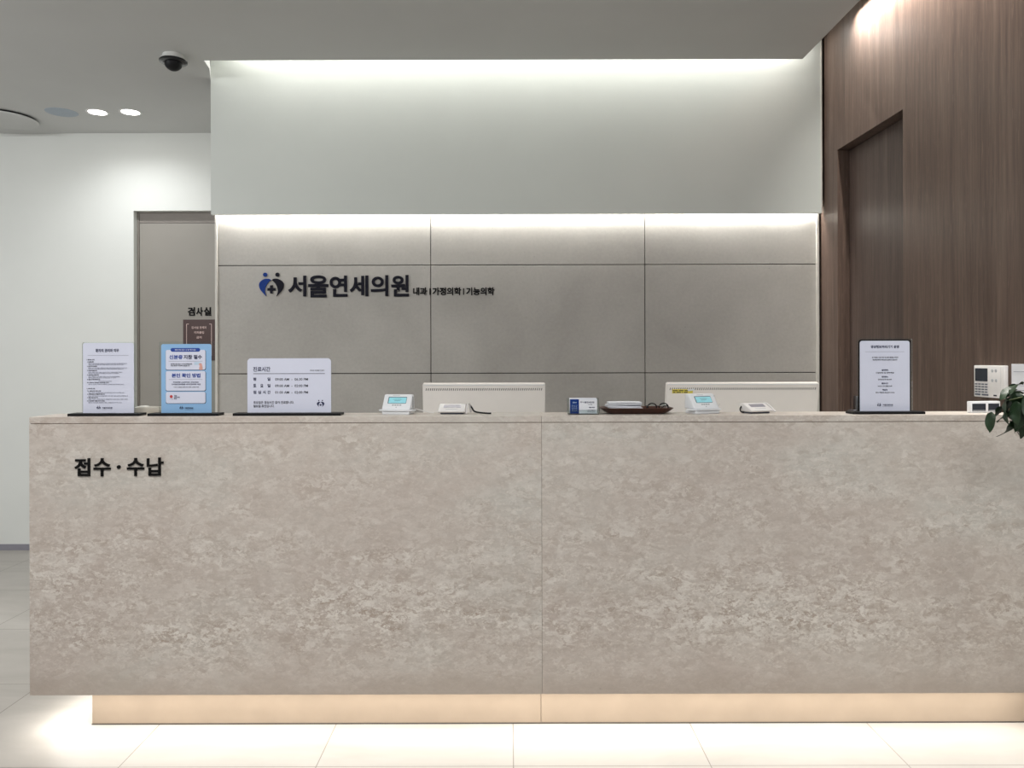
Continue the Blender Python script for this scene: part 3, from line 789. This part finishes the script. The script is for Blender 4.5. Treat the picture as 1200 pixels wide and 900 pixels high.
# ------------------------------------------------------------------ things on the wood wall
def on_wall(name, label, cat, y, z):
    t = thing(name, label, cat)
    t.matrix_world = Matrix.Translation((wood_x(y), y, z)) @ Matrix.Rotation(.0106-PI/2, 4, 'Z')   # local x runs towards the visitor, local -y faces the room
    return t
ic = on_wall('intercom', 'white security keypad panel with dark screen on the wood wall', 'intercom', 2.878, 1.1515)
IW, IH = .172, .1165
MB().box(0, IW, -.017, -.0005, 0, IH, .0025).build('housing', M['device_w'], ic, smooth=True)
MB().box(.008, .082, -.0182, -.0168, .058, .106, .0008, 1).build('screen', M['dark_screen'], ic)
mb = MB()
for r_ in range(4):
    for c_ in range(4): mb.box(.008+c_*.0195, .0225+c_*.0195, -.0186, -.0166, .0165+r_*.0095, .0215+r_*.0095, .0006, 1)
mb.build('keys', M['key_d'], ic)
for a, b in ((.008, .040), (.048, .086)): MB().box(a, b, -.0186, -.0166, .006, .0125, .0006, 1).build('wide_key', M['key_d'], ic)
for xx, zz in ((.108, .098), (.128, .098), (.108, .063), (.130, .063)):
    MB().lathe([(0, .0015), (.0055, .0012), (.0065, 0)], 16, Matrix.Translation((xx, -.0168, zz)) @ Matrix.Rotation(PI/2, 4, 'X')).build('button', M['key'], ic, smooth=True)
MB().box(.115, .133, -.0176, -.0168, .006, .0115).build('printed_mark', M['ink'], ic)
MB().box(.155, .1555, -.0174, -.0168, .004, IH-.004).build('cover_seam', M['key'], ic)
nc = on_wall('notice_card', 'white notice card on the wood wall at right edge of photo', 'notice', 2.688, 1.165)
MB().box(0, .16, -.0025, -.0005, 0, .109, .0006, 1).build('card', M['paper_w'], nc)
for zz, a, b in ((.082, .012, .148), (.034, .03, .148), (.018, .03, .12)): MB().box(a, b, -.003, -.0024, zz, zz+.0016).build('printed_rule', M['ink_grey'], nc)
ts = thing('control_panel', 'small white twin-window unit standing on the counter below the keypad', 'control unit', (1.680, 2.722, TOP), .13)
MB().box(-.058, .058, -.010, .010, 0, .0405, .003).build('case', M['device'], ts, smooth=True)
for a, b in ((-.052, .0), (.010, .052)):
    MB().box(a, b, -.0114, -.0096, .006, .0325, .0006, 1).build('window', M['dark_screen'], ts)
    MB().box(a+.001, b-.001, -.0118, -.0112, .0075, .0095).build('window_mark', M['key'], ts)

# ------------------------------------------------------------------ ceiling fittings
cy = 1.552*900/(421-63.5)
cam_t = thing('security_camera', 'black dome security camera hanging from the ceiling', 'camera', ((204-597)*cy/900, cy, CEIL))
MB().lathe([(0, 0), (.05, 0), (.052, -.012), (.0645, -.024), (.0655, -.027), (0, -.027)], 40).build('mount', M['lamp_ring'], cam_t, smooth=True)
MB().lathe([(.0, -.0272), (.064, -.0272), (.0685, -.031), (.068, -.037), (.058, -.0415), (.040, -.043), (0, -.043)], 40).build('housing', M['rim'], cam_t, smooth=True)
MB().lathe([(.043, -.0425), (.0422, -.050), (.038, -.061), (.029, -.071), (.017, -.078), (0, -.081)], 40).build('dome', M['black'], cam_t, smooth=True)
MB().tube([(.012, -.03, 0), (.012, -.04, -.011)], .009, 12).build('joint_screw', M['metal'], cam_t, smooth=True)

ly = 1.552*900/(421-130.2)
for i, px in enumerate((115, 153.5)):
    t = thing('downlight', ('lit round recessed ceiling lamp beside the grey ceiling grille', 'lit round recessed ceiling lamp furthest right, nearest the white panel')[i], 'downlight', ((px-597)*ly/900, ly, CEIL), 0, 'recessed downlights over the corridor')
    MB().lathe([(.052, -.001), (.058, -.004), (.066, -.003), (.067, 0), (.052, 0)], 40).build('ring', M['lamp_ring'], t, smooth=True)
    MB().lathe([(0, -.0016), (.053, -.0016), (.053, -.0002), (0, -.0002)], 40).build('lens', M['lamp_on'], t)
MB_ = MB().lathe([(0, -.003), (.086, -.003), (.092, -.002), (.0935, -.0002), (0, -.0002)], 44)
tag(MB_.build('ceiling_speaker', M['speaker'], None, ((73-597)*ly/900, ly, CEIL), True), 'flat round blue-grey grille in the ceiling left of the lamps', 'speaker')
rd = thing('ceiling_hatch', 'large round white disc fitting in the ceiling at far left', 'ceiling vent', ((4-597)*4.90/900, 4.90, CEIL))
MB().lathe([(0, -.0225), (.188, -.0225), (.197, -.0205), (.200, -.017), (.198, -.0135), (0, -.013)], 56).build('disc', M['ceiling'], rd, smooth=True)
MB().lathe([(0, -.0128), (.182, -.0128), (.185, -.0002), (0, -.0002)], 56).build('shadow_ring', M['black'], rd)

# ------------------------------------------------------------------ potted plant at the right, just in front of the counter
PX, PY = 1.90, 2.18
pt = thing('potted_plant', 'dark green leafy plant reaching over the right end of counter', 'plant', (PX, PY, 0))
MB().lathe([(0, 0), (.12, 0), (.125, .01), (.165, .62), (.165, .635), (.150, .635), (.146, .57), (0, .57)], 44).build('planter', M['pot'], pt, smooth=True)
MB().lathe([(0, .585), (.1, .582), (.145, .572), (0, .571)], 32).build('soil', M['soil'], pt)
def leaf_mesh(L, W, droop, fold):
    b = bmesh.new(); n = 10; rows = []
    for i in range(n+1):
        t = i/n
        wd = W*.5*(math.sin(PI*min(1, t**.72))**.8 if 0 < t < 1 else 0.02)*(1-.12*t)
        z = -droop*L*t*t
        rows.append([b.verts.new((u*wd, L*t*(1-.22*droop*t), z+abs(u)*fold*wd+.004*math.sin(9*t+u*2)*abs(u))) for u in (-1, -.55, 0, .55, 1)])
    for A, B in zip(rows, rows[1:]):
        for k in range(4): b.faces.new((A[k], A[k+1], B[k+1], B[k]))
    me = bpy.data.meshes.new('leaf'); b.to_mesh(me); b.free()
    return me
LEAF = [leaf_mesh(.115, .062, .35, .22), leaf_mesh(.10, .058, .6, .3), leaf_mesh(.085, .04, .15, .18), leaf_mesh(.07, .045, .9, .35)]
def put_leaf(pos, direction, k, s=1., roll=0):
    y = Vector(direction).normalized(); up = Vector((0, 0, 1)) if abs(y.z) < .93 else Vector((0, -1, 0))
    x = y.cross(up).normalized(); z = x.cross(y)
    Rm = Matrix((x, y, z)).transposed().to_4x4()
    o = link('leaf', LEAF[k], M['leaf'], pt, smooth=True)
    o.matrix_local = Matrix.Translation(Vector(pos)-Vector((PX, PY, 0))) @ Rm @ Matrix.Rotation(roll, 4, 'Y') @ Matrix.Scale(s, 4)
tips = []
def stem(tip, bend, r=.006):
    b0 = (random.uniform(-.04, .04), random.uniform(-.04, .04), .578)
    tp = Vector(tip)-Vector((PX, PY, 0))
    mid = Vector(((b0[0]+tp.x)/2+bend[0], (b0[1]+tp.y)/2+bend[1], max(tp.z, 1.0)+bend[2]))
    pts = []
    for i in range(13):
        t = i/12
        pts.append(Vector(b0)*(1-t)**2+mid*2*t*(1-t)+tp*t*t)
    MB().tube(pts, [r*(1-.6*i/12) for i in range(13)], 8).build('stem', M['stem'], pt, smooth=True)
    return pts
# stems reaching towards the counter
stem((1.535, 2.36, 1.165), (.03, 0, .10)); stem((1.60, 2.30, 1.17), (.05, 0, .12)); stem((1.57, 2.40, 1.12), (.05, 0, .15))
for tip in ((1.78, 2.05, 1.30), (1.95, 2.1, 1.38), (2.05, 2.3, 1.22), (1.88, 2.35, 1.33), (2.1, 2.0, 1.2), (1.74, 2.26, 1.24)):
    P_ = stem(tip, (0, 0, .05))
    for k in range(7):
        q = P_[6+k] + Vector((PX, PY, 0)); a = random.uniform(0, 2*PI)
        put_leaf(q, (math.cos(a), math.sin(a), random.uniform(-.5, .4)), random.randint(0, 3), random.uniform(.9, 1.3), random.uniform(-.5, .5))
def at_edge(px, py, y=2.36): return ((px-597)*y/900, y, EYE-(py-421)*y/900)
for px, py, d, k, sc, rl, y in (
        (1162, 484, (-.16, .0, -1), 2, .80, .9, 2.36),     # pointed leaf hanging at the left
        (1184, 494, (.12, -.1, -1), 3, .85, -.4, 2.35),    # blunt leaf hanging below
        (1197, 496, (.2, 0, -1), 3, .8, .5, 2.37),
        (1184, 462, (-.75, -.2, -.75), 0, .66, .7, 2.34),
        (1190, 456, (-.9, -.3, -.25), 0, .62, -.3, 2.35),
        (1198, 452, (-.8, -.2, .05), 1, .66, .3, 2.33),
        (1200, 462, (-.9, .1, -.55), 0, .8, 1.0, 2.38),
        (1190, 470, (-.95, .1, -.4), 0, .62, .9, 2.39),
        (1182, 478, (-.8, -.2, -.7), 1, .62, .7, 2.36),
        (1200, 478, (-.9, -.1, -.15), 0, .72, .9, 2.36),
        (1192, 472, (-.45, -.3, -.9), 0, .68, .3, 2.33),
        (1196, 480, (-.3, -.4, -.7), 1, .70, -.3, 2.34),
        (1206, 470, (-.5, -.3, -.8), 1, .9, .1, 2.33),
        (1188, 484, (-.85, 0, -.35), 2, .8, .8, 2.39),
        (1206, 488, (-.7, 0, -.2), 1, .8, .9, 2.38),
        (1202, 462, (.1, -.3, -1), 0, .9, -.2, 2.34),
        (1180, 470, (-.5, -.1, -.9), 1, .66, .6, 2.38), (1176, 478, (-.7, .1, -.6), 0, .55, .8, 2.40),
        (1190, 462, (.2, -.3, -1), 1, .7, .1, 2.36), (1186, 484, (.6, -.2, -.5), 0, .6, .4, 2.38),
        (1198, 468, (.3, -.2, -.9), 1, .8, -.2, 2.36), (1194, 488, (-.5, .2, -.8), 1, .6, .6, 2.40),
        (1192, 452, (-.6, .2, -.5), 1, .6, .7, 2.38), (1202, 482, (-.2, -.3, -1), 0, .8, .2, 2.38),
        (1196, 462, (-.2, -.5, -.7), 0, .75, .2, 2.37), (1184, 474, (.3, -.4, -.8), 1, .7, .2, 2.40),
        (1200, 490, (-.6, -.2, -.5), 2, .8, .5, 2.36), (1190, 480, (.1, -.6, -.6), 0, .62, 0, 2.41),
        (1212, 460, (-.2, -.4, -1), 0, 1.2, .2, 2.32)):
    put_leaf(at_edge(px, py, y), d, k, sc, rl)

# ------------------------------------------------------------------ light
def area(name, loc, rot, sx, sy, power, col=(1, .97, .92)):
    l = bpy.data.lights.new(name, 'AREA'); l.shape = 'RECTANGLE'; l.size = sx; l.size_y = sy; l.energy = power; l.color = col
    o = bpy.data.objects.new(name, l); COL.objects.link(o); o.location = loc; o.rotation_euler = rot
    return o
def spot(name, loc, target, power, angle, blend, col=(1, .98, .95), rad=.05):
    l = bpy.data.lights.new(name, 'SPOT'); l.energy = power; l.spot_size = math.radians(angle); l.spot_blend = blend; l.color = col; l.shadow_soft_size = rad
    o = bpy.data.objects.new(name, l); COL.objects.link(o); o.location = loc
    o.rotation_euler = (Vector(target)-Vector(loc)).to_track_quat('-Z', 'Y').to_euler()
    return o
# cove over the upper wall, cove along the wood wall, slot over the stone, strip below the counter
area('cove_back', (.05, 4.165, 3.08), (0, 0, 0), 3.1, .03, 16, (1, .99, .95))
area('cove_right', (1.690, 2.60, 3.04), (0, math.radians(-24), 0), .03, 2.5, 42, (1, .965, .91)).data.spread = math.radians(110)
area('slot_stone', (.04, 4.281, 2.138), (0, 0, 0), 3.32, .03, 19, (1, .99, .96))
area('under_counter', (.14, FRONT+.045, BOT-.008), (math.radians(-20), 0, 0), 3.4, .012, 8.8, (1, .96, .90))
area('under_counter', (XL+.045, 3.0, BOT-.008), (0, math.radians(-12), PI/2), .66, .012, 1.3, (1, .96, .90))
for px in (115, 153.5):
    spot('downlight_beam', ((px-597)*ly/900, ly, CEIL-.01), ((px-597)*ly/900, ly+.12, 0), 17, 150, 1, (.96, .98, 1))
# general room fill, unseen area lamps added overhead; the last washes the corridor wall
area('room_fill', (-1.0, .9, 2.80), (math.radians(14), 0, 0), 1.2, 1.2, 60, (1, .98, .955))
area('room_fill', (1.2, .4, 2.80), (math.radians(14), 0, 0), 1.2, 1.2, 36, (.96, .99, 1))
area('room_fill', (-3.2, 2.6, 2.82), (math.radians(32), 0, 0), .8, 1.6, 80, (.97, .99, 1))
wd = bpy.data.worlds.new('World'); SC.world = wd; wd.use_nodes = True
bg = wd.node_tree.nodes['Background']; bg.inputs[0].default_value = (.93, .96, 1, 1); bg.inputs[1].default_value = .34

# ------------------------------------------------------------------ camera
cd = bpy.data.cameras.new('camera'); cd.sensor_width = 36; cd.lens = 27
cd.shift_x = .0025; cd.shift_y = -29/1200; cd.clip_start = .05
co = bpy.data.objects.new('camera', cd); COL.objects.link(co)
co.matrix_world = Matrix.Translation((0, 0, EYE)) @ Matrix.Rotation(PI/2, 4, 'X') @ Matrix.Rotation(-.0025, 4, 'Z')
SC.camera = co
SC.view_settings.view_transform = 'Standard'
SC.view_settings.look = 'None'
SC.view_settings.exposure = .1
SC.cycles.use_denoising = True
SC.cycles.max_bounces = 8
SC.cycles.diffuse_bounces = 5
